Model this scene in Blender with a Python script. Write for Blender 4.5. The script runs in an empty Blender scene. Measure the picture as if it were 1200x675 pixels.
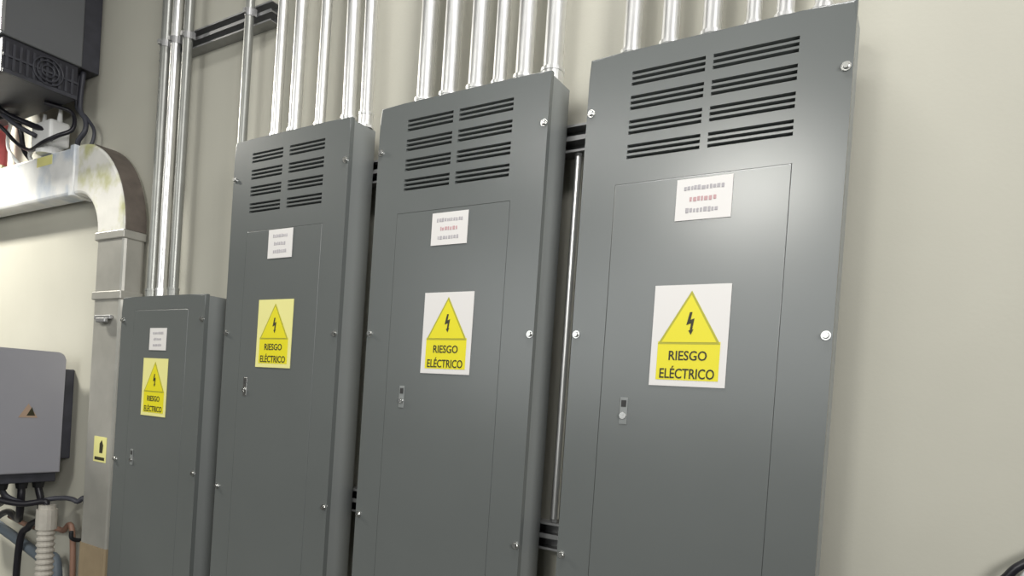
import bpy, bmesh, math, random
from mathutils import Vector, Matrix
random.seed(7)
scn = bpy.context.scene
COL = scn.collection
PI = math.pi

# ------------------------------------------------------------------ materials
def mat(name, color, rough=0.5, metal=0.0, spec=0.5, var=0.0, vscale=6.0, bump=0.0, bscale=200.0, dirt=None, dscale=8.0, damt=0.5, coat=0.0):
    m = bpy.data.materials.new(name); m.use_nodes = True
    nt = m.node_tree; b = nt.nodes['Principled BSDF']
    b.inputs['Base Color'].default_value = (*color, 1)
    b.inputs['Roughness'].default_value = rough
    b.inputs['Metallic'].default_value = metal
    b.inputs['Specular IOR Level'].default_value = spec
    b.inputs['Coat Weight'].default_value = coat
    tc = nt.nodes.new('ShaderNodeTexCoord')
    last = None
    if var > 0 or dirt:
        n = nt.nodes.new('ShaderNodeTexNoise'); n.inputs['Scale'].default_value = vscale; n.inputs['Detail'].default_value = 5
        nt.links.new(tc.outputs['Object'], n.inputs['Vector'])
        r = nt.nodes.new('ShaderNodeValToRGB')
        r.color_ramp.elements[0].position = 0.3; r.color_ramp.elements[1].position = 0.7
        r.color_ramp.elements[0].color = (*[max(0, c * (1 - var)) for c in color], 1)
        r.color_ramp.elements[1].color = (*[min(1, c * (1 + var)) for c in color], 1)
        nt.links.new(n.outputs['Fac'], r.inputs['Fac']); last = r.outputs['Color']
    if dirt:
        n2 = nt.nodes.new('ShaderNodeTexNoise'); n2.inputs['Scale'].default_value = dscale; n2.inputs['Detail'].default_value = 6
        nt.links.new(tc.outputs['Object'], n2.inputs['Vector'])
        r2 = nt.nodes.new('ShaderNodeValToRGB')
        r2.color_ramp.elements[0].position = 0.52; r2.color_ramp.elements[1].position = 0.66
        r2.color_ramp.elements[0].color = (0, 0, 0, 1); r2.color_ramp.elements[1].color = (damt, damt, damt, 1)
        nt.links.new(n2.outputs['Fac'], r2.inputs['Fac'])
        mx = nt.nodes.new('ShaderNodeMix'); mx.data_type = 'RGBA'
        nt.links.new(r2.outputs['Color'], mx.inputs['Factor'])
        nt.links.new(last, mx.inputs['A']); mx.inputs['B'].default_value = (*dirt, 1)
        last = mx.outputs['Result']
    if last: nt.links.new(last, b.inputs['Base Color'])
    if bump > 0:
        n3 = nt.nodes.new('ShaderNodeTexNoise'); n3.inputs['Scale'].default_value = bscale; n3.inputs['Detail'].default_value = 3
        nt.links.new(tc.outputs['Object'], n3.inputs['Vector'])
        bp = nt.nodes.new('ShaderNodeBump'); bp.inputs['Strength'].default_value = bump; bp.inputs['Distance'].default_value = 0.01
        nt.links.new(n3.outputs['Fac'], bp.inputs['Height']); nt.links.new(bp.outputs['Normal'], b.inputs['Normal'])
    return m

M = {}
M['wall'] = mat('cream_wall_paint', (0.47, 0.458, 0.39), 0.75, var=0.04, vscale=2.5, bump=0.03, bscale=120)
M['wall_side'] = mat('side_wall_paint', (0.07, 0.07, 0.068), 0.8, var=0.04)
M['floor'] = mat('concrete_floor', (0.06, 0.06, 0.057), 0.6, var=0.2, bump=0.1, bscale=60)
M['ceiling'] = mat('ceiling_paint', (0.25, 0.25, 0.24), 0.9, var=0.05)
M['grey'] = mat('grey_enamel', (0.120, 0.130, 0.127), 0.26, spec=1.0, var=0.03, vscale=4, bump=0.03, bscale=5)
M['grey_lightened'] = mat('lightened_grey_enamel', (0.215, 0.228, 0.224), 0.36, spec=0.8, var=0.03, vscale=4)  # the cover's grey paint, lightened so the box sides look lit
M['groove'] = mat('dark_interior', (0.03, 0.03, 0.03), 0.7)
M['zinc'] = mat('zinc_screw', (0.72, 0.72, 0.70), 0.25, metal=1.0)
M['black'] = mat('black_rubber', (0.012, 0.012, 0.014), 0.5)
M['cable'] = mat('black_cable_sheath', (0.014, 0.013, 0.018), 0.35)
M['emt'] = mat('galvanized_conduit', (0.82, 0.82, 0.81), 0.36, metal=0.95, var=0.05, vscale=20)
M['emt_dull'] = mat('dull_galvanized_conduit', (0.30, 0.305, 0.285), 0.38, metal=0.6, var=0.08, vscale=20)
M['strut'] = mat('galvanized_channel', (0.36, 0.36, 0.36), 0.45, metal=0.7, var=0.08, vscale=30)
M['duct'] = mat('galvanized_duct', (0.42, 0.41, 0.37), 0.42, metal=0.35, var=0.12, vscale=7, bump=0.1, bscale=14)
M['duct_white'] = mat('white_coated_duct', (0.82, 0.82, 0.80), 0.45, metal=0.0, var=0.10, vscale=9, dirt=(0.50, 0.56, 0.64), dscale=6, damt=0.9, bump=0.15, bscale=16)
M['duct_elbow'] = mat('white_elbow_with_yellow_stain', (0.80, 0.785, 0.73), 0.45, var=0.08, vscale=9, dirt=(0.52, 0.52, 0.22), dscale=8, damt=0.85, bump=0.15, bscale=16)
M['sign_white'] = mat('white_vinyl', (0.73, 0.71, 0.69), 0.4)
M['sign_yellow'] = mat('yellow_vinyl', (0.76, 0.68, 0.015), 0.4)
M['sign_pale'] = mat('pale_yellow_vinyl', (0.80, 0.76, 0.30), 0.4)
M['sign_olive'] = mat('olive_outline', (0.42, 0.40, 0.03), 0.45)
M['ink'] = mat('black_ink', (0.03, 0.028, 0.01), 0.5)
M['ink_grey'] = mat('grey_ink', (0.42, 0.40, 0.42), 0.5)
M['ink_red'] = mat('faded_red_ink', (0.54, 0.34, 0.35), 0.5)
M['lilac'] = mat('lilac_grey_enamel', (0.31, 0.31, 0.345), 0.42, var=0.03, vscale=4)
M['darkgrey'] = mat('dark_grey_enamel', (0.125, 0.13, 0.136), 0.45, var=0.05, vscale=4)
M['charcoal'] = mat('charcoal_plastic', (0.045, 0.046, 0.058), 0.5, var=0.2, vscale=20)
M['black_blue'] = mat('blue_black_plastic', (0.022, 0.022, 0.030), 0.5, var=0.2, vscale=20)
M['white_plastic'] = mat('white_plastic', (0.82, 0.82, 0.80), 0.4)
M['flex'] = mat('white_corrugated_tube', (0.52, 0.49, 0.43), 0.5, var=0.08, vscale=30)
M['red'] = mat('red_paint', (0.50, 0.10, 0.11), 0.4)
M['brown'] = mat('brown_cable', (0.30, 0.17, 0.12), 0.5)
M['bluegrey'] = mat('blue_grey_plastic', (0.14, 0.17, 0.20), 0.5)
M['orange'] = mat('faded_orange_vinyl', (0.42, 0.30, 0.22), 0.5)
M['shaded'] = mat('shade_brown_metal', (0.115, 0.095, 0.08), 0.6, var=0.2, vscale=20)  # dark tone painting the shade on the elbow's outer face
M['tan'] = mat('tan_wrapping', (0.34, 0.26, 0.16), 0.7, var=0.12, vscale=12)
M['brass'] = mat('pale_brass', (0.70, 0.66, 0.45), 0.3, metal=0.8)

# ------------------------------------------------------------------ mesh helpers
def link(name, bm, m, parent=None, smooth=False, loc=None):
    me = bpy.data.meshes.new(name); bmesh.ops.recalc_face_normals(bm, faces=bm.faces[:])
    bm.to_mesh(me); bm.free()
    if smooth:
        for p in me.polygons: p.use_smooth = True
    me.materials.append(m)
    o = bpy.data.objects.new(name, me); COL.objects.link(o)
    if parent: o.parent = parent
    if loc: o.location = loc
    return o

def thing(name, label, cat, loc=(0, 0, 0), group=None):
    o = bpy.data.objects.new(name, None); COL.objects.link(o); o.location = loc
    o.empty_display_size = 0.1
    o['label'] = label; o['category'] = cat
    if group: o['group'] = group
    return o

def tag(o, label, cat, group=None):
    o['label'] = label; o['category'] = cat
    if group: o['group'] = group
    return o

def box(bm, x0, x1, y0, y1, z0, z1, bev=0.0, seg=2):
    r = bmesh.ops.create_cube(bm, size=1.0)
    vs = r['verts']
    bmesh.ops.scale(bm, vec=(x1 - x0, y1 - y0, z1 - z0), verts=vs)
    bmesh.ops.translate(bm, vec=((x0 + x1) / 2, (y0 + y1) / 2, (z0 + z1) / 2), verts=vs)
    if bev > 0:
        es = {e for v in vs for e in v.link_edges}
        bmesh.ops.bevel(bm, geom=list(es), offset=bev, segments=seg, profile=0.5, affect='EDGES')

def cyl(bm, p0, p1, r0, r1=None, seg=20, caps=True):
    p0, p1 = Vector(p0), Vector(p1); d = p1 - p0
    q = d.to_track_quat('Z', 'Y').to_matrix().to_4x4()
    bmesh.ops.create_cone(bm, cap_ends=caps, segments=seg, radius1=r0, radius2=r0 if r1 is None else r1, depth=d.length,
                          matrix=Matrix.Translation((p0 + p1) / 2) @ q)

def spline(pts, n=10):
    P = [Vector(p) for p in pts]; P = [2 * P[0] - P[1]] + P + [2 * P[-1] - P[-2]]
    out = []
    for i in range(1, len(P) - 2):
        a, b, c, d = P[i - 1:i + 3]
        for k in range(n):
            t = k / n
            out.append(0.5 * ((2 * b) + (c - a) * t + (2 * a - 5 * b + 4 * c - d) * t * t + (3 * b - a - 3 * c + d) * t ** 3))
    out.append(P[-2]); return out

def tube(bm, pts, r, seg=12, n=10, rfun=None):
    pts = spline(pts, n) if n > 1 else [Vector(p) for p in pts]
    rings = []; up = Vector((0.31, 0.9, 0.2)).normalized()
    for i, p in enumerate(pts):
        t = (pts[min(i + 1, len(pts) - 1)] - pts[max(i - 1, 0)]).normalized()
        u = (up - t * up.dot(t)).normalized(); v = t.cross(u); up = u
        rr = rfun(i) if rfun else r
        rings.append([bm.verts.new(p + (u * math.cos(a) + v * math.sin(a)) * rr) for a in [2 * PI * k / seg for k in range(seg)]])
    for a, b in zip(rings, rings[1:]):
        for k in range(seg):
            bm.faces.new((a[k], a[(k + 1) % seg], b[(k + 1) % seg], b[k]))
    bm.faces.new(rings[0][::-1]); bm.faces.new(rings[-1])

def plate(bm, x0, x1, z0, z1, yf, yb, holes, bev=0.002):
    """a sheet of metal with rectangular cut-outs, front at yf, back at yb; its outer front edges are rounded"""
    e = bev
    xs = sorted({x0, x1, *[h[0] for h in holes], *[h[1] for h in holes]})
    zs = sorted({z0, z1, *[h[2] for h in holes], *[h[3] for h in holes]})
    solid = {}
    for i in range(len(xs) - 1):
        for j in range(len(zs) - 1):
            cx, cz = (xs[i] + xs[i + 1]) / 2, (zs[j] + zs[j + 1]) / 2
            solid[i, j] = not any(h[0] < cx < h[1] and h[2] < cz < h[3] for h in holes)
    V = {}
    def v(i, j, k):
        if (i, j, k) not in V: V[i, j, k] = bm.verts.new((xs[i], yf if k == 0 else yb, zs[j]))
        return V[i, j, k]
    outer = []
    for (i, j), s in solid.items():
        if not s: continue
        bm.faces.new((v(i, j, 0), v(i + 1, j, 0), v(i + 1, j + 1, 0), v(i, j + 1, 0)))
        bm.faces.new((v(i, j, 1), v(i, j + 1, 1), v(i + 1, j + 1, 1), v(i + 1, j, 1)))
        for (di, dj, a, b) in ((-1, 0, (i, j), (i, j + 1)), (1, 0, (i + 1, j), (i + 1, j + 1)), (0, -1, (i, j), (i + 1, j)), (0, 1, (i, j + 1), (i + 1, j + 1))):
            if not solid.get((i + di, j + dj), False):
                bm.faces.new((v(*a, 0), v(*b, 0), v(*b, 1), v(*a, 1)))
    if e > 0:
        es = []
        for ed in bm.edges:
            a, b = ed.verts
            if abs(a.co.y - yf) < 1e-6 and abs(b.co.y - yf) < 1e-6:
                for ax, val in ((0, x0), (0, x1), (2, z0), (2, z1)):
                    if abs(a.co[ax] - val) < 1e-6 and abs(b.co[ax] - val) < 1e-6: es.append(ed); break
        bmesh.ops.bevel(bm, geom=es, offset=e, segments=3, profile=0.5, affect='EDGES')

def poly(bm, pts, y0, y1):
    """an outline in x,z given thickness from y0 (front) to y1 (back)"""
    a = [bm.verts.new((x, y0, z)) for x, z in pts]; b = [bm.verts.new((x, y1, z)) for x, z in pts]
    bm.faces.new(a); bm.faces.new(b[::-1])
    n = len(pts)
    for i in range(n): bm.faces.new((a[i], b[i], b[(i + 1) % n], a[(i + 1) % n]))

_text = {}
def text_bm(s, width, height):
    """a line of capital lettering as a flat raised mesh, centred on x, from z=0 to height"""
    cu = bpy.data.curves.new('lettering_curve', 'FONT'); cu.body = s; cu.size = 1; cu.extrude = 0.004; cu.offset = 0.012; cu.resolution_u = 3
    ob = bpy.data.objects.new('lettering_tmp', cu); COL.objects.link(ob)
    dg = bpy.context.evaluated_depsgraph_get(); dg.update()
    me = bpy.data.meshes.new_from_object(ob.evaluated_get(dg))
    bm = bmesh.new(); bm.from_mesh(me)
    bpy.data.objects.remove(ob); bpy.data.curves.remove(cu); bpy.data.meshes.remove(me)
    xs = [v.co.x for v in bm.verts]; ys = [v.co.y for v in bm.verts]; zs = [v.co.z for v in bm.verts]
    sx = width / (max(xs) - min(xs)); sz = height / (max(ys) - min(ys))
    for v in bm.verts:
        x, y, z = v.co
        v.co = ((x - (max(xs) + min(xs)) / 2) * sx, -(z - min(zs)) * 0.06, (y - min(ys)) * sz)
    return bm

# ------------------------------------------------------------------ the room
def struct(name, bm, m):
    o = link(name, bm, m); o['kind'] = 'structure'; return o
RX0, RX1, RY0, H = -6.6, 3.6, -7.2, 3.75
def slab(name, m, *b):
    bm = bmesh.new(); box(bm, *b); return struct(name, bm, m)
slab('wall_back', M['wall'], RX0 - .15, RX1 + .15, 0, .15, 0, H)
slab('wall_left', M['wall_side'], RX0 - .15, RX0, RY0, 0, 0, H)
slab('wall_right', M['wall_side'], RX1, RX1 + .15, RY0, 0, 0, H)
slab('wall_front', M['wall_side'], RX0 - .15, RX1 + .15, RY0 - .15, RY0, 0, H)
slab('floor', M['floor'], RX0 - .15, RX1 + .15, RY0 - .15, .15, -.15, 0)
slab('trim_1', M['floor'], -2.6, -.05, -.30, -.004, 0, .10)
slab('ceiling', M['ceiling'], RX0 - .15, RX1 + .15, RY0 - .15, .15, H, H + .15)

# ------------------------------------------------------------------ electrical cabinets
YF, YB = -.140, -.041          # cover face, back of box (hung on the strut channels)
def screw(parent, x, z):
    bm = bmesh.new()
    cyl(bm, (x, 0.000, z), (x, -.0025, z), .0085, seg=20)
    cyl(bm, (x, -.0025, z), (x, -.0075, z), .0060, .0050, seg=12)
    return link('screw', bm, M['zinc'], parent, loc=(0, YF - YB, 0))

def warning_sign(parent, xc, zc, w, h, mat_white):
    """xc, zc in the cabinet's frame; y from the cover's face"""
    bm = bmesh.new(); box(bm, -w / 2, w / 2, -.0012, 0, -h / 2, h / 2)
    s = link('warning_label', bm, mat_white, parent, loc=(xc, YF - YB - .0012, zc))
    s['label'] = 'white and yellow electric hazard sticker'
    yw = w * .41
    bm = bmesh.new(); box(bm, -yw, yw, -.0017, -.0010, -h * .44, -h * .06)
    link('yellow_band', bm, M['sign_yellow'], s)
    bm = bmesh.new(); poly(bm, [(-yw * 1.0, -h * .085), (yw * 1.0, -h * .085), (0, h * .44)], -.0020, -.0010)
    link('triangle_border', bm, M['sign_olive'], s)
    bm = bmesh.new(); poly(bm, [(-yw * .88, -h * .065), (yw * .88, -h * .065), (0, h * .40)], -.0025, -.0012)
    link('warning_triangle', bm, M['sign_yellow'], s)
    k = h * .001
    bolt = [(-2, 92), (10, 92), (3, 55), (22, 62), (14, 8), (20, 10), (9, -16), (-4, 4), (3, 6), (7, 38), (-16, 30)]
    bm = bmesh.new(); poly(bm, [(x * k * 2.0, (z + 20) * k * 2.05) for x, z in bolt], -.0031, -.0020)
    link('lightning_bolt', bm, M['ink'], s)
    for t, ww, z in (('RIESGO', w * .50, -h * .245), ('EL\u00c9CTRICO', w * .72, -h * .425)):
        bm = text_bm(t, ww, h * (.095 if t[0] == 'R' else .125))
        link('lettering', bm, M['ink'], s, loc=(0, -.0018, z))
    return s

def name_plate(parent, xc, zc, w, h, rows):
    bm = bmesh.new(); box(bm, -w / 2, w / 2, -.0012, 0, -h / 2, h / 2)
    s = link('name_plate', bm, M['sign_white'], parent, loc=(xc, YF - YB - .0012, zc))
    s['label'] = 'small white plate with worn printed lines'
    for k, (ww, red) in enumerate(rows):
        bm = bmesh.new(); x = -w * ww / 2; z = h * (.27 - .27 * k)
        while x < w * ww / 2 - .004:           # worn, unreadable print: short smudges
            lw = random.uniform(.0035, .0075)
            up = random.uniform(.035, .065) * h; dn = random.uniform(.045, .060) * h
            box(bm, x, x + lw, -.0018, -.001, z - dn, z + up, .0006, 1)
            x += lw + random.uniform(.0015, .0030)
        link('printed_line', bm, M['ink_red'] if red else M['ink_grey'], s)
    return s

def cabinet(label, x0, x1, ztop, zbot, vents, door, screws, sign, plate_xz, rows, latch, latch_bright, white):
    xc = (x0 + x1) / 2; t = thing('electrical_cabinet', label, 'electrical cabinet', (xc, YB, zbot), 'row of grey electrical cabinets')
    L = lambda x: x - xc
    yf = YF - YB; zt = ztop - zbot; th = .014
    # box body: an open-fronted shell
    bm = bmesh.new(); i = .004; X0, X1 = L(x0) + i, L(x1) - i; yb = yf + th
    box(bm, X0, X1, -.003, 0, i, zt - i)
    box(bm, X0, X0 + .003, yb, -.003, i, zt - i); box(bm, X1 - .003, X1, yb, -.003, i, zt - i)
    box(bm, X0 + .003, X1 - .003, yb, -.003, i, i + .003); box(bm, X0 + .003, X1 - .003, yb, -.003, zt - i - .003, zt - i)
    link('box_body', bm, M['grey_lightened'], t)
    # cover with the louvre slots and the door opening cut through it
    holes = [(L(door[0]) - .0007, L(door[1]) + .0007, door[2] - zbot - .0007, door[3] - zbot + .0007)]
    for (vx0, vx1) in vents:
        for r in range(4):
            z = 2.205 - .0508 * r - zbot
            for k in range(3):
                holes.append((L(vx0), L(vx1), z - .0115 * k - .0068, z - .0115 * k))
    bm = bmesh.new(); plate(bm, L(x0), L(x1), 0, zt, yf, yf + th, holes, .006)
    cv = link('cover', bm, M['grey'], t)
    for (vx0, vx1) in vents:
        bm = bmesh.new()
        for r in range(4):
            z = 2.205 - .0508 * r - zbot
            for k in range(3):
                zz = z - .0115 * k
                a = [bm.verts.new(p) for p in ((L(vx0), yf + .004, zz - .0062), (L(vx1), yf + .004, zz - .0062), (L(vx1), yf + .0125, zz - .0008), (L(vx0), yf + .0125, zz - .0008))]
                b = [bm.verts.new(v.co + Vector((0, .0008, -.0006))) for v in a]
                bm.faces.new(a); bm.faces.new(b[::-1])
                for q in range(4): bm.faces.new((a[q], b[q], b[(q + 1) % 4], a[(q + 1) % 4]))
        link('louvre_blades', bm, M['grey_lightened'], cv)
    # dark inner panel behind the slots and the door gap
    bm = bmesh.new(); box(bm, X0 + .004, X1 - .004, yb + .004, yb + .006, .02, zt - .02)
    link('inner_panel', bm, M['groove'], t)
    bm = bmesh.new(); box(bm, L(door[0]), L(door[1]), yf - .0006, yf + .010, door[2] - zbot, door[3] - zbot, .0012)
    d = link('door', bm, M['grey'], t)
    lx, lz = latch
    bm = bmesh.new()
    box(bm, L(lx) - .0085, L(lx) + .0085, yf - .0022, yf - .0004, lz - zbot - .030, lz - zbot + .026, .001)
    lt = link('latch', bm, M['zinc' if latch_bright else 'grey_lightened'], d)
    bm = bmesh.new(); cyl(bm, (L(lx), yf - .002, lz - zbot - .012), (L(lx), yf - .006, lz - zbot - .012), .0078, .0070, 20)
    box(bm, L(lx) - .0012, L(lx) + .0012, yf - .0066, yf - .0055, lz - zbot - .017, lz - zbot - .007)
    link('lock_cylinder', bm, M['zinc'], lt)
    bm = bmesh.new(); box(bm, L(lx) - .0055, L(lx) + .0055, yf - .0026, yf - .0018, lz - zbot + .006, lz - zbot + .020)
    link('finger_slot', bm, M['groove'], lt)
    for sx, sz in screws: screw(t, L(sx), sz - zbot)
    warning_sign(t, L(sign[0]), sign[1] - zbot, sign[2], sign[3], white)
    name_plate(t, L(plate_xz[0]), plate_xz[1] - zbot, plate_xz[2], plate_xz[3], rows)
    return t

ROWS = [(.72, False), (.50, True), (.62, False)]
GROWS = [(.62, False), (.5, False), (.55, False)]
ZS = (2.132, 1.656, 1.176, .70, .22)
def scr(xl, xr, zs): return [(x, z) for z in zs for x in (xl, xr)]
cabinet('large grey electrical cabinet nearest the bare cream wall, glare on its door', -.664, -.148, 2.250, .10,
        [(-.565, -.412), (-.397, -.240)], (-.586, -.238, .38, 1.971), scr(-.653, -.159, ZS),
        (-.405, 1.6545, .152, .201), (-.396, 1.924, .110, .082), ROWS, (-.532, 1.500), False, M['sign_white'])
cabinet('tall grey louvred electrical cabinet second from the bare cream wall, pinkish name plate', -1.272, -.761, 2.250, .10,
        [(-1.176, -1.030), (-1.012, -.856)], (-1.192, -.848, .38, 1.965), scr(-1.261, -.770, ZS),
        (-1.005, 1.658, .150, .200), (-1.018, 1.915, .110, .080), ROWS, (-1.137, 1.497), False, M['sign_white'])
cabinet('tall grey louvred electrical cabinet beside the short cabinet, bright latch on its door', -1.882, -1.382, 2.250, .10,
        [(-1.796, -1.655), (-1.627, -1.479)], (-1.800, -1.470, .38, 1.965), scr(-1.871, -1.393, ZS),
        (-1.643, 1.655, .154, .201), (-1.641, 1.920, .106, .085), GROWS, (-1.764, 1.495), True, M['sign_pale'])
cabinet('short grey electrical cabinet without louvres, next to the metal duct', -2.484, -1.990, 1.783, .10,
        [], (-2.402, -2.080, .30, 1.735), scr(-2.473, -2.001, (1.700, 1.20, .70, .20)),
        (-2.248, 1.469, .147, .198), (-2.243, 1.634, .100, .076), GROWS, (-2.365, 1.22), False, M['sign_pale'])

# ------------------------------------------------------------------ strut channels on the wall
def strut(label, x0, x1, zc):
    t = thing('strut_channel', label, 'strut channel', ((x0 + x1) / 2, 0, zc))
    a = (x1 - x0) / 2; h = .0325; w = .0025; lip = .009
    for k in (-1, 1):
        z0, z1 = (-h, 0) if k < 0 else (0, h)
        bm = bmesh.new()
        box(bm, -a, a, -w, 0, z0, z1)
        box(bm, -a, a, -.0405, -w, z0, z0 + w); box(bm, -a, a, -.0405, -w, z1 - w, z1)
        box(bm, -a, a, -.0405, -.038, z0 + w, z0 + lip * .6); box(bm, -a, a, -.0405, -.038, z1 - lip * .6, z1 - w)
        link('channel', bm, M['strut'], t)
    return t
strut('galvanized strut channel high on the wall behind the conduits of the short cabinet', -2.52, -1.885, 2.716)
strut('upper of two galvanized strut channels in the gap beside the cabinet with glare', -1.86, -.20, 2.131)
strut('lower of two galvanized strut channels in the gap beside the cabinet with glare', -2.44, -.20, 1.188)

# ------------------------------------------------------------------ rod added in place of a lit sliver of wall in the gap
rd = thing('lit_gap_strip', 'bright rod added as the lit wall strip in the gap beside the cabinet with glare', 'lit strip stand-in', (-.7350, -.026, 1.2215))
bm = bmesh.new(); cyl(bm, (0, 0, .008), (0, 0, .868), .0100, seg=20); link('rod', bm, M['emt'], rd, smooth=False)
for z in (0, .868):
    bm = bmesh.new(); cyl(bm, (0, 0, z), (0, 0, z + .008), .0105, seg=6); link('nut', bm, M['strut'], rd)

# ------------------------------------------------------------------ conduits
def conduit(x, ztop, r, label, group='conduits rising above the cabinets', y=-.062, m='emt', z1=3.75, lean=0.0, strap=None):
    t = thing('conduit', label, 'conduit', (x, y, ztop), group)
    bm = bmesh.new(); cyl(bm, (0, 0, .012), (lean, 0, z1 - ztop), r, seg=24, caps=False)
    link('pipe', bm, M[m], t, smooth=True)
    bm = bmesh.new()
    cyl(bm, (0, 0, -.002), (0, 0, .006), r * 1.32, seg=8); cyl(bm, (0, 0, .006), (0, 0, .034), r * 1.16, seg=24); cyl(bm, (0, 0, .034), (0, 0, .042), r * 1.24, seg=24)
    link('connector', bm, M[m], t)
    if strap:
        bm = bmesh.new(); cyl(bm, (0, 0, strap - ztop - .012), (0, 0, strap - ztop + .012), r * 1.1, seg=24)
        box(bm, -r * 1.5, r * 1.5, .0, .004 + r * .5, strap - ztop - .012, strap - ztop + .012)
        box(bm, -r * .35, r * .35, -r * 1.6, -r * .9, strap - ztop - .008, strap - ztop + .008)
        link('pipe_strap', bm, M['strut'], t)
    return t
for x, r, m, lab in ((-2.438, .0185, 'emt_dull', 'dull galvanized conduit rising from the short cabinet, closest to the metal duct'),
                     (-2.377, .0165, 'emt', 'galvanized conduit in the middle of the three rising from the short cabinet'),
                     (-2.303, .0165, 'emt_dull', 'dull galvanized conduit of the short cabinet farthest from the metal duct')):
    conduit(x, 1.783, r, lab, m=m, strap=2.716)
conduit(-1.968, .10, .0145, 'dull galvanized conduit running down the gap beside the short cabinet', m='emt_dull', y=-.058, strap=2.716)
words = ['first', 'second', 'third', 'fourth', 'fifth', 'sixth']
for n, (x, r, lean) in enumerate(((-1.795, .0155, 0), (-1.708, .0185, 0), (-1.595, .0155, 0), (-1.474, .0195, -.03), (-1.405, .0175, -.03))):
    conduit(x, 2.250, r, f'bright galvanized conduit {["first", "second", "third", "fourth", "fifth"][n]} from the left above the cabinet beside the short one', lean=lean)
for n, (x, r) in enumerate(((-1.194, .0215), (-1.111, .0220), (-1.024, .0220), (-.954, .0170), (-.883, .0215), (-.803, .0230))):
    conduit(x, 2.250, r, f'bright galvanized conduit {words[n]} from the left above the cabinet with pinkish plate')
for n, (x, r) in enumerate(((-.605, .0195), (-.518, .0185), (-.429, .0190), (-.345, .0150), (-.285, .0170), (-.216, .0160))):
    conduit(x, 2.250, r, f'bright galvanized conduit {words[n]} from the left above the cabinet nearest the bare wall')

# ------------------------------------------------------------------ the duct with its elbow
def rect_sweep(bm, pts, tang, w, d, bev=.012):
    """sweep a rectangle (w in the x-z plane, d along y) along points"""
    prof = []
    for sx, sy in ((1, 1), (-1, 1), (-1, -1), (1, -1)):
        cx, cy = sx * (w / 2 - bev), sy * (d / 2 - bev)
        a0 = math.atan2(sy, sx)
        for k in (-1, 0, 1): prof.append((cx + bev * math.cos(a0 + k * PI / 4), cy + bev * math.sin(a0 + k * PI / 4)))
    rings = []
    for p, t in zip(pts, tang):
        n = Vector((-t[2], 0, t[0]))
        rings.append([bm.verts.new(Vector(p) + n * a + Vector((0, b, 0))) for a, b in prof])
    m = len(prof)
    for a, b in zip(rings, rings[1:]):
        for k in range(m): bm.faces.new((a[k], a[(k + 1) % m], b[(k + 1) % m], b[k]))
    bm.faces.new(rings[0][::-1]); bm.faces.new(rings[-1])
DX, DZ, R, W, D = -2.692, 2.322, .27, .196, .082
duct = thing('metal_duct', 'white coated metal duct bending down the wall beside the short cabinet', 'duct', (DX, -.050, 0))
LX = lambda x: x - DX
bm = bmesh.new(); rect_sweep(bm, [(LX(-4.6), 0, DZ), (-R, 0, DZ)], [(1, 0, 0)] * 2, W, D)
hr = link('horizontal_run', bm, M['duct_white'], duct); hr['label'] = 'white horizontal run with bluish stains'
bm = bmesh.new(); A = [k / 14 * PI / 2 for k in range(15)]
rect_sweep(bm, [(-R + R * math.sin(a), 0, DZ - R + R * math.cos(a)) for a in A], [(math.cos(a), 0, -math.sin(a)) for a in A], W + .004, D + .004)
el = link('elbow', bm, M['duct_elbow'], duct); el['label'] = 'white elbow with yellowish stains'
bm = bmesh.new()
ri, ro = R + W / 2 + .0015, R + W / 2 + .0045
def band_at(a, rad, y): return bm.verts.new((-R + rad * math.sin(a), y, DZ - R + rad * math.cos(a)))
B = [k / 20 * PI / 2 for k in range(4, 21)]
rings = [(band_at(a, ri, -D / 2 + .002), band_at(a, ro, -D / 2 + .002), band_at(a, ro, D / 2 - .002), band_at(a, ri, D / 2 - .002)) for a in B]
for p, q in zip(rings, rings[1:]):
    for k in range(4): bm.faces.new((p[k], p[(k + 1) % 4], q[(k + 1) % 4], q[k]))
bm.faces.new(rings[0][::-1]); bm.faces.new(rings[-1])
ob_ = link('outer_shade_band', bm, M['shaded'], el); ob_['label'] = 'dark brown band painted for the shade along the outer bend'  # band added to darken the elbow's shaded outer side
bm = bmesh.new(); rect_sweep(bm, [(0, 0, .84), (0, 0, .0)], [(0, 0, -1)] * 2, W + .006, D + .006)
tw = link('base_wrap', bm, M['tan'], duct); tw['label'] = 'tan wrapping at the lower end'
bm = bmesh.new(); rect_sweep(bm, [(0, 0, DZ - R), (0, 0, .0)], [(0, 0, -1)] * 2, W, D)
vr = link('vertical_run', bm, M['duct'], duct); vr['label'] = 'bare galvanized vertical run'
for z in (2.035, 1.805):
    bm = bmesh.new(); box(bm, -W / 2 - .006, W / 2 + .006, -D / 2 - .006, D / 2, z - .016, z + .016, .004)
    link('joint_flange', bm, M['duct'], duct)
bm = bmesh.new(); box(bm, LX(-3.03), LX(-2.995), -D / 2 - .006, D / 2, DZ - W / 2 - .006, DZ + W / 2 + .006, .004)
link('joint_flange', bm, M['duct_white'], duct)
bm = bmesh.new(); box(bm, -.060, .055, -D / 2 - .014, -D / 2, 1.712, 1.728, .003); box(bm, -.02, .045, -D / 2 - .028, -D / 2 - .012, 1.698, 1.716, .004)
link('clamp', bm, M['strut'], duct)
bm = bmesh.new(); box(bm, -.030, .060, -D / 2 - .001, -D / 2, 1.165, 1.262)
s = link('caution_sticker', bm, M['sign_pale'], duct); s['label'] = 'small pale yellow sticker with a dark mark'
bm = bmesh.new(); poly(bm, [(.012, 1.20), (.034, 1.20), (.038, 1.23), (.026, 1.25), (.012, 1.235)], -D / 2 - .0016, -D / 2 - .0008); box(bm, -.02, .05, -D / 2 - .0016, -D / 2 - .0008, 1.172, 1.184)
link('printed_mark', bm, M['ink'], s)
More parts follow.
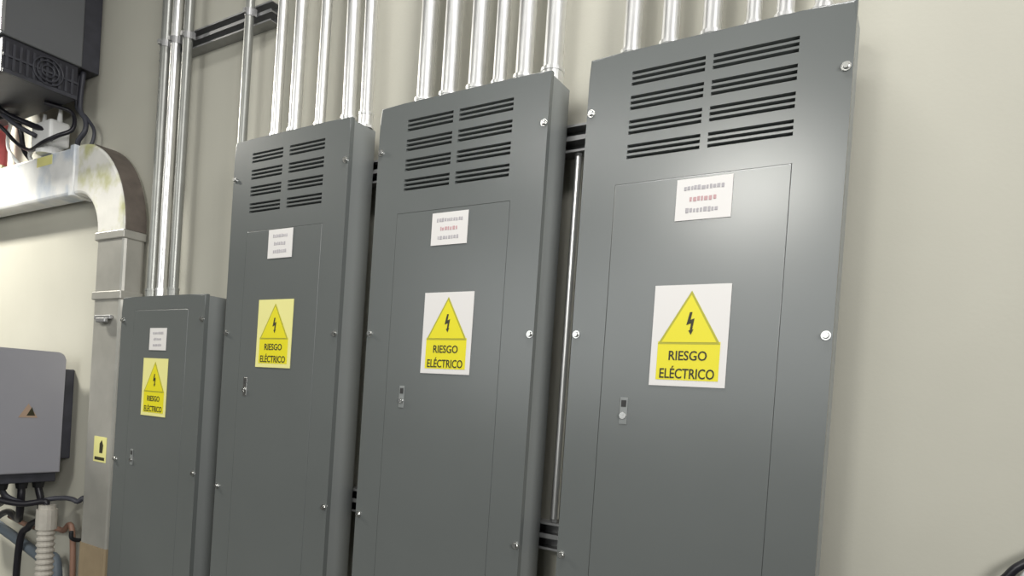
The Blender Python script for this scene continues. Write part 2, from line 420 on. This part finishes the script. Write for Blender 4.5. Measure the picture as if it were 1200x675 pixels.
bm = bmesh.new(); box(bm, LX(-3.325), LX(-3.19), -D / 2 - .001, -D / 2, 2.372, 2.412)
link('yellow_tag', bm, M['sign_pale'], duct)

# ------------------------------------------------------------------ dark wall box at upper left with its cables
ub = thing('equipment_box', 'dark grey equipment box high on the wall above the white duct', 'equipment box', (-3.35, 0, 2.74))
bm = bmesh.new(); box(bm, -.35, .35, -.362, -.082, 0, .62, .006, 3)
link('housing', bm, M['darkgrey'], ub)
bm = bmesh.new(); box(bm, -.30, .315, -.082, 0, .012, .58, .004)
link('wall_bracket', bm, M['charcoal'], ub)
bm = bmesh.new(); box(bm, -.34, .338, -.352, -.090, -.135, 0.002, .004)
vc = link('vent_compartment', bm, M['black_blue'], ub)
bm = bmesh.new()
for k in range(11): box(bm, .337, .3425, -.342 + .0225 * k, -.342 + .0225 * k + .009, -.118, -.018)
box(bm, .337, .344, -.350, -.092, -.134, -.120); box(bm, .337, .344, -.350, -.092, -.073, -.065)
link('vent_grille', bm, M['charcoal'], vc)
bm = bmesh.new()
for rr in (.022, .038, .052):
    tube(bm, [(.346, -.20 + rr * math.cos(a), -.068 + rr * math.sin(a)) for a in [2 * PI * k / 28 for k in range(29)]], .003, 6, 1)
link('fan_guard', bm, M['charcoal'], vc)
bm = bmesh.new(); box(bm, .342, .352, -.366, -.352, .01, .61, .002)
link('edge_trim', bm, M['strut'], ub)

def cable(name, pts, r, m, label, cat='cable', group=None, n=10, seg=10):
    bm = bmesh.new(); tube(bm, pts, r, seg, n)
    return tag(link(name, bm, M[m], smooth=True), label, cat, group)
cable('power_cable', [(-3.42, -.22, 2.597), (-3.40, -.17, 2.576), (-3.31, -.12, 2.540), (-3.215, -.10, 2.507), (-3.19, -.085, 2.468)], .013, 'cable', 'thick black cable dropping from the dark box to the white fitting')
cable('power_cable', [(-3.56, -.24, 2.597), (-3.55, -.15, 2.564), (-3.50, -.11, 2.504), (-3.42, -.10, 2.465), (-3.32, -.115, 2.441), (-3.20, -.125, 2.450), (-3.13, -.105, 2.474), (-3.10, -.06, 2.516), (-3.12, -.06, 2.588), (-3.15, -.15, 2.597)], .0085, 'cable', 'black cable looping below the dark box in front of the white fitting')
cable('power_cable', [(-3.62, -.26, 2.597), (-3.60, -.18, 2.588), (-3.54, -.14, 2.606), (-3.47, -.12, 2.588), (-3.45, -.11, 2.540), (-3.46, -.09, 2.468), (-3.46, -.06, 2.432)], .010, 'cable', 'black cable hanging nearest the red pipe')
cable('power_cable', [(-3.66, -.20, 2.59), (-3.58, -.16, 2.648), (-3.44, -.19, 2.588), (-3.34, -.17, 2.528), (-3.28, -.12, 2.492)], .010, 'charcoal', 'dark grey cable slanting down to the white fitting behind the loop')
cable('control_wire', [(-3.47, -.17, 2.597), (-3.53, -.12, 2.588), (-3.60, -.10, 2.546), (-3.615, -.09, 2.498), (-3.585, -.08, 2.456), (-3.58, -.06, 2.432)], .0075, 'white_plastic', 'thin white wire curving down beside the red pipe', 'wire')
cable('control_wire', [(-3.42, -.075, 2.419), (-3.415, -.085, 2.444), (-3.37, -.085, 2.468), (-3.33, -.083, 2.486)], .008, 'white_plastic', 'short white wire from the white fitting to the duct', 'wire')
rp = thing('red_pipe', 'red pipe at the edge of the wall above the white duct', 'pipe', (-3.795, -.062, 2.42))
bm = bmesh.new(); cyl(bm, (0, 0, .002), (0, 0, .31), .036, seg=24); link('pipe', bm, M['red'], rp, smooth=False)
bm = bmesh.new(); cyl(bm, (0, 0, 0), (0, 0, .03), .044, seg=8); link('coupling', bm, M['brass'], rp)
cf = thing('cable_fitting', 'white cable fitting with two prongs standing on the white duct', 'cable fitting', (-3.255, -.075, 2.42))
bm = bmesh.new(); box(bm, -.085, .085, -.04, .04, .03, .135, .012, 3); link('body', bm, M['white_plastic'], cf)
bm = bmesh.new(); cyl(bm, (0, 0, 0), (0, 0, .034), .050, seg=24); link('collar', bm, M['white_plastic'], cf)
for x in (-.065, .072):
    bm = bmesh.new(); cyl(bm, (x, 0, .12), (x + .006, 0, .185), .012, .006, seg=12); link('prong', bm, M['white_plastic'], cf)
cable('junction_cable', [(-3.06, -.05, 2.425), (-3.05, -.06, 2.456), (-3.02, -.05, 2.498), (-3.03, -.045, 2.546), (-3.06, -.055, 2.60), (-3.06, -.05, 2.748)], .010, 'charcoal', 'dark cable close to the wall rising from the duct to the dark box')
cable('junction_cable', [(-2.99, -.05, 2.425), (-2.975, -.04, 2.450), (-2.98, -.035, 2.504), (-3.04, -.04, 2.564), (-3.09, -.055, 2.61), (-3.09, -.05, 2.748)], .007, 'charcoal', 'thin dark cable nearest the duct elbow rising to the dark box')

# ------------------------------------------------------------------ lilac grey box at lower left
lb = thing('inverter_box', 'lilac grey box with rounded corners and a small triangle sticker below the duct', 'equipment box', (-3.36, 0, 1.083))
bm = bmesh.new()
r = .028; y0, y1, z0, z1 = -.40, -.062, 0, .497
def rr(cy, cz, a0): return [(cy + r * math.cos(a0 + k * PI / 16), cz + r * math.sin(a0 + k * PI / 16)) for k in range(9)]
out = rr(y1 - r, z1 - r, 0) + rr(y0 + r, z1 - r, PI / 2) + rr(y0 + .008, z0 + .008, PI)[:1] + rr(y1 - .008, z0 + .008, 3 * PI / 2)[:1]
out = rr(y1 - r, z1 - r, 0) + rr(y0 + r, z1 - r, PI / 2) + [(y0, z0), (y1, z0)]
a = [bm.verts.new((.32, y, z)) for y, z in out]; b = [bm.verts.new((-.32, y, z)) for y, z in out]
fa = bm.faces.new(a); bm.faces.new(b[::-1])
for i in range(len(out)): bm.faces.new((a[i], b[i], b[(i + 1) % len(out)], a[(i + 1) % len(out)]))
bmesh.ops.bevel(bm, geom=[e for e in fa.edges], offset=.006, segments=3, profile=.5, affect='EDGES')
link('housing', bm, M['lilac'], lb)
bm = bmesh.new(); box(bm, -.28, .262, -.066, 0, .05, .43, .004)
hs = link('heat_sink', bm, M['charcoal'], lb); hs['label'] = 'black heat sink at the back'
bm = bmesh.new(); box(bm, -.29, .300, -.38, -.068, -.040, .004, .004)
gl = link('gland_plate', bm, M['charcoal'], lb)
for y in (-.31, -.24, -.17, -.11):
    bm = bmesh.new(); cyl(bm, (.25, y, -.036), (.25, y, -.068), .026, .020, seg=8); link('cable_gland', bm, M['black'], gl)
bm = bmesh.new()
pts = [(-.224, .226), (-.156, .226), (-.190, .282)]
a = [bm.verts.new((.3215, y, z)) for y, z in pts]; b = [bm.verts.new((.3200, y, z)) for y, z in pts]
bm.faces.new(a); bm.faces.new(b[::-1])
for i in range(3): bm.faces.new((a[i], b[i], b[(i + 1) % 3], a[(i + 1) % 3]))
ts = link('triangle_sticker', bm, M['orange'], lb); ts['label'] = 'faded orange triangle sticker'
bm = bmesh.new()
pts = [(-.196, .234), (-.166, .234), (-.178, .268)]
a = [bm.verts.new((.3222, y, z)) for y, z in pts]; b = [bm.verts.new((.3210, y, z)) for y, z in pts]
bm.faces.new(a); bm.faces.new(b[::-1])
for i in range(3): bm.faces.new((a[i], b[i], b[(i + 1) % 3], a[(i + 1) % 3]))
link('dark_mark', bm, M['ink'], ts)

ft = thing('corrugated_tube', 'white corrugated tube coming up from the floor under the lilac grey box', 'tube', (-2.985, -.13, 0))
bm = bmesh.new(); N = 150
tube(bm, [(.012 * math.sin(k / N * 2.5), 0, .88 * k / N) for k in range(N + 1)], .03, 16, 1, rfun=lambda i: .0325 if i % 4 < 2 else .0275)
link('tube', bm, M['flex'], ft, smooth=False)
bm = bmesh.new(); cyl(bm, (.008, 0, .865), (.008, 0, .945), .037, seg=16); cyl(bm, (.008, 0, .945), (.008, 0, .962), .030, seg=16)
link('end_collar', bm, M['flex'], ft)
cable('power_cable', [(-3.10, -.31, 1.018), (-3.09, -.27, .985), (-3.03, -.20, .965), (-2.985, -.14, .975), (-2.978, -.13, .955)], .012, 'cable', 'black cable bending from the lilac grey box into the corrugated tube')
cable('power_cable', [(-3.11, -.24, 1.018), (-3.10, -.22, .985), (-3.05, -.17, .960), (-2.98, -.10, .985), (-2.90, -.06, .98), (-2.86, -.035, .90), (-2.86, -.03, .0)], .010, 'charcoal', 'charcoal cable looping past the corrugated tube toward the duct')
cable('power_cable', [(-3.11, -.17, 1.018), (-3.11, -.17, .97), (-3.14, -.16, .90), (-3.25, -.12, .86), (-3.40, -.10, .87), (-3.60, -.08, .80)], .014, 'cable', 'thick black cable swinging away from the corrugated tube')
cable('power_cable', [(-3.11, -.11, 1.018), (-3.10, -.10, .95), (-3.13, -.09, .88), (-3.22, -.09, .83), (-3.28, -.10, .70), (-3.28, -.10, .0)], .014, 'cable', 'thick black cable dropping to the floor behind the corrugated tube')
cable('power_cable', [(-3.70, -.18, .93), (-3.45, -.19, .925), (-3.25, -.20, .93), (-3.13, -.22, .975), (-3.115, -.24, 1.02)], .011, 'cable', 'black cable running level just under the lilac grey box')
cable('earth_wire', [(-3.50, -.05, .83), (-3.30, -.05, .815), (-3.12, -.05, .835), (-3.02, -.05, .84), (-2.95, -.04, .80), (-2.93, -.03, .0)], .011, 'brown', 'reddish brown wire on the wall behind the corrugated tube', 'wire')
cable('flat_hose', [(-3.75, -.06, .80), (-3.40, -.06, .745), (-3.15, -.06, .70), (-3.05, -.05, .66), (-3.02, -.04, .0)], .022, 'bluegrey', 'blue grey hose sloping down behind the corrugated tube', 'hose')
hk = thing('wall_hook', 'small black hook on the wall beside the corrugated tube', 'hook', (-2.83, 0, .845))
bm = bmesh.new(); box(bm, -.012, .012, -.006, 0, -.03, .03, .002); link('plate', bm, M['black'], hk)
bm = bmesh.new(); tube(bm, [(0, -.004, -.01), (.0, -.06, -.012), (.0, -.10, .0), (.0, -.105, .03)], .008, 10, 8); link('hook_arm', bm, M['black'], hk, smooth=True)

# ------------------------------------------------------------------ black cables on the bare wall, lower right corner
c1 = [(.05, -.012, 0), (.06, -.012, .60), (.085, -.015, 1.05), (.112, -.018, 1.21), (.138, -.022, 1.262), (.158, -.022, 1.286), (.21, -.02, 1.325), (.33, -.012, 1.40), (.34, -.012, H)]
cable('power_cable', c1, .0075, 'cable', 'black cable slanting across the lower corner of the bare cream wall', n=12)
c2 = [(.10, -.008, 0), (.11, -.008, .60), (.13, -.010, 1.05), (.142, -.012, 1.21), (.158, -.014, 1.263), (.172, -.014, 1.282), (.24, -.012, 1.315), (.365, -.008, 1.40), (.38, -.008, H)]
cable('control_wire', c2, .0035, 'white_plastic', 'thin white strand added for the highlight between two black cables in the corner of the bare wall', 'wire', n=12)  # highlight between the black cables, built as a white strand
c3 = [(.14, -.012, 0), (.15, -.012, .60), (.16, -.015, 1.05), (.160, -.018, 1.20), (.172, -.022, 1.255), (.186, -.022, 1.274), (.27, -.02, 1.305), (.40, -.012, 1.39), (.42, -.012, H)]
cable('power_cable', c3, .0075, 'cable', 'second black cable just below the white highlight strand in the corner of the bare wall', n=12)

# ------------------------------------------------------------------ lights: ceiling fluorescents, daylight from the right, and added fills
def area(name, loc, target, sx, sy, power, col=(1, 1, 1), spread=180):
    l = bpy.data.lights.new(name, 'AREA'); l.shape = 'RECTANGLE'; l.size = sx; l.size_y = sy; l.energy = power; l.color = col; l.spread = math.radians(spread)
    o = bpy.data.objects.new(name, l); COL.objects.link(o); o.location = loc
    d = Vector(target) - Vector(loc); o.rotation_euler = d.to_track_quat('-Z', 'Y').to_euler()
    return o
area('right_window_daylight', (2.9, -2.7, 2.7), (-.6, 0, 2.2), 1.6, 1.4, 23, (1, .99, .97), 60)
area('fill_wall_top', (-.7, -.8, 3.66), (-.7, -.8, 0), 1.2, .25, 29, (1, .985, .97))  # added fill to brighten the top of the wall, no lamp known there
area('fill_front_top', (-2.6, -3.7, 3.66), (-2.6, -3.7, 0), 1.3, .30, 18, (1, .985, .95))  # added fill for sheen on the cabinet fronts, not a known lamp
area('ceiling_lamp_far', (-1.5, -5.2, 3.66), (-1.5, -5.2, 0), 1.0, .25, 135, (1, .985, .92))
area('ceiling_lamp_left', (-4.7, -.95, 3.45), (-4.7, -.95, 0), .9, .25, 170, (1, .97, .88))
area('fill_front_left', (-3.8, -7.1, 2.65), (-3.8, 0, 2.65), 5.2, 2.0, 60, (.97, 1, 1))  # invented panel, placed for its reflection in the cabinet fronts
area('fill_front_mid', (-1.0, -7.1, 2.65), (-1.0, 0, 2.65), 3.0, 2.0, 34, (.97, 1, 1))  # added fill from behind the camera, the front wall has no door

w = bpy.data.worlds.new('world'); scn.world = w; w.use_nodes = True
w.node_tree.nodes['Background'].inputs[0].default_value = (.5, .5, .5, 1); w.node_tree.nodes['Background'].inputs[1].default_value = .2

# ------------------------------------------------------------------ camera (level tripod height, slightly rolled, upper part of a taller frame)
yaw, pit, roll, f, sy = .55364765, -.01637123, .06735228, 781.521, 146.747
R0 = Vector((math.cos(yaw), math.sin(yaw), 0)); F = Vector((-math.sin(yaw) * math.cos(pit), math.cos(yaw) * math.cos(pit), math.sin(pit)))
U0 = R0.cross(F)
c, s_ = math.cos(roll), math.sin(roll)
Rt = R0 * c + U0 * s_; Up = U0 * c - R0 * s_
cam = bpy.data.cameras.new('camera'); co = bpy.data.objects.new('camera', cam); COL.objects.link(co)
mw = Matrix((( Rt.x, Up.x, -F.x, 0.0), (Rt.y, Up.y, -F.y, -1.44), (Rt.z, Up.z, -F.z, 1.5), (0, 0, 0, 1)))
co.matrix_world = mw
cam.sensor_width = 36; cam.sensor_fit = 'HORIZONTAL'; cam.lens = f / 1200 * 36; cam.shift_y = sy / 1200; cam.clip_start = .02
scn.camera = co
vs = scn.view_settings
vs.view_transform = 'Standard'; vs.look = 'None'; vs.gamma = 1; vs.use_curve_mapping = False; vs.exposure = 0.0
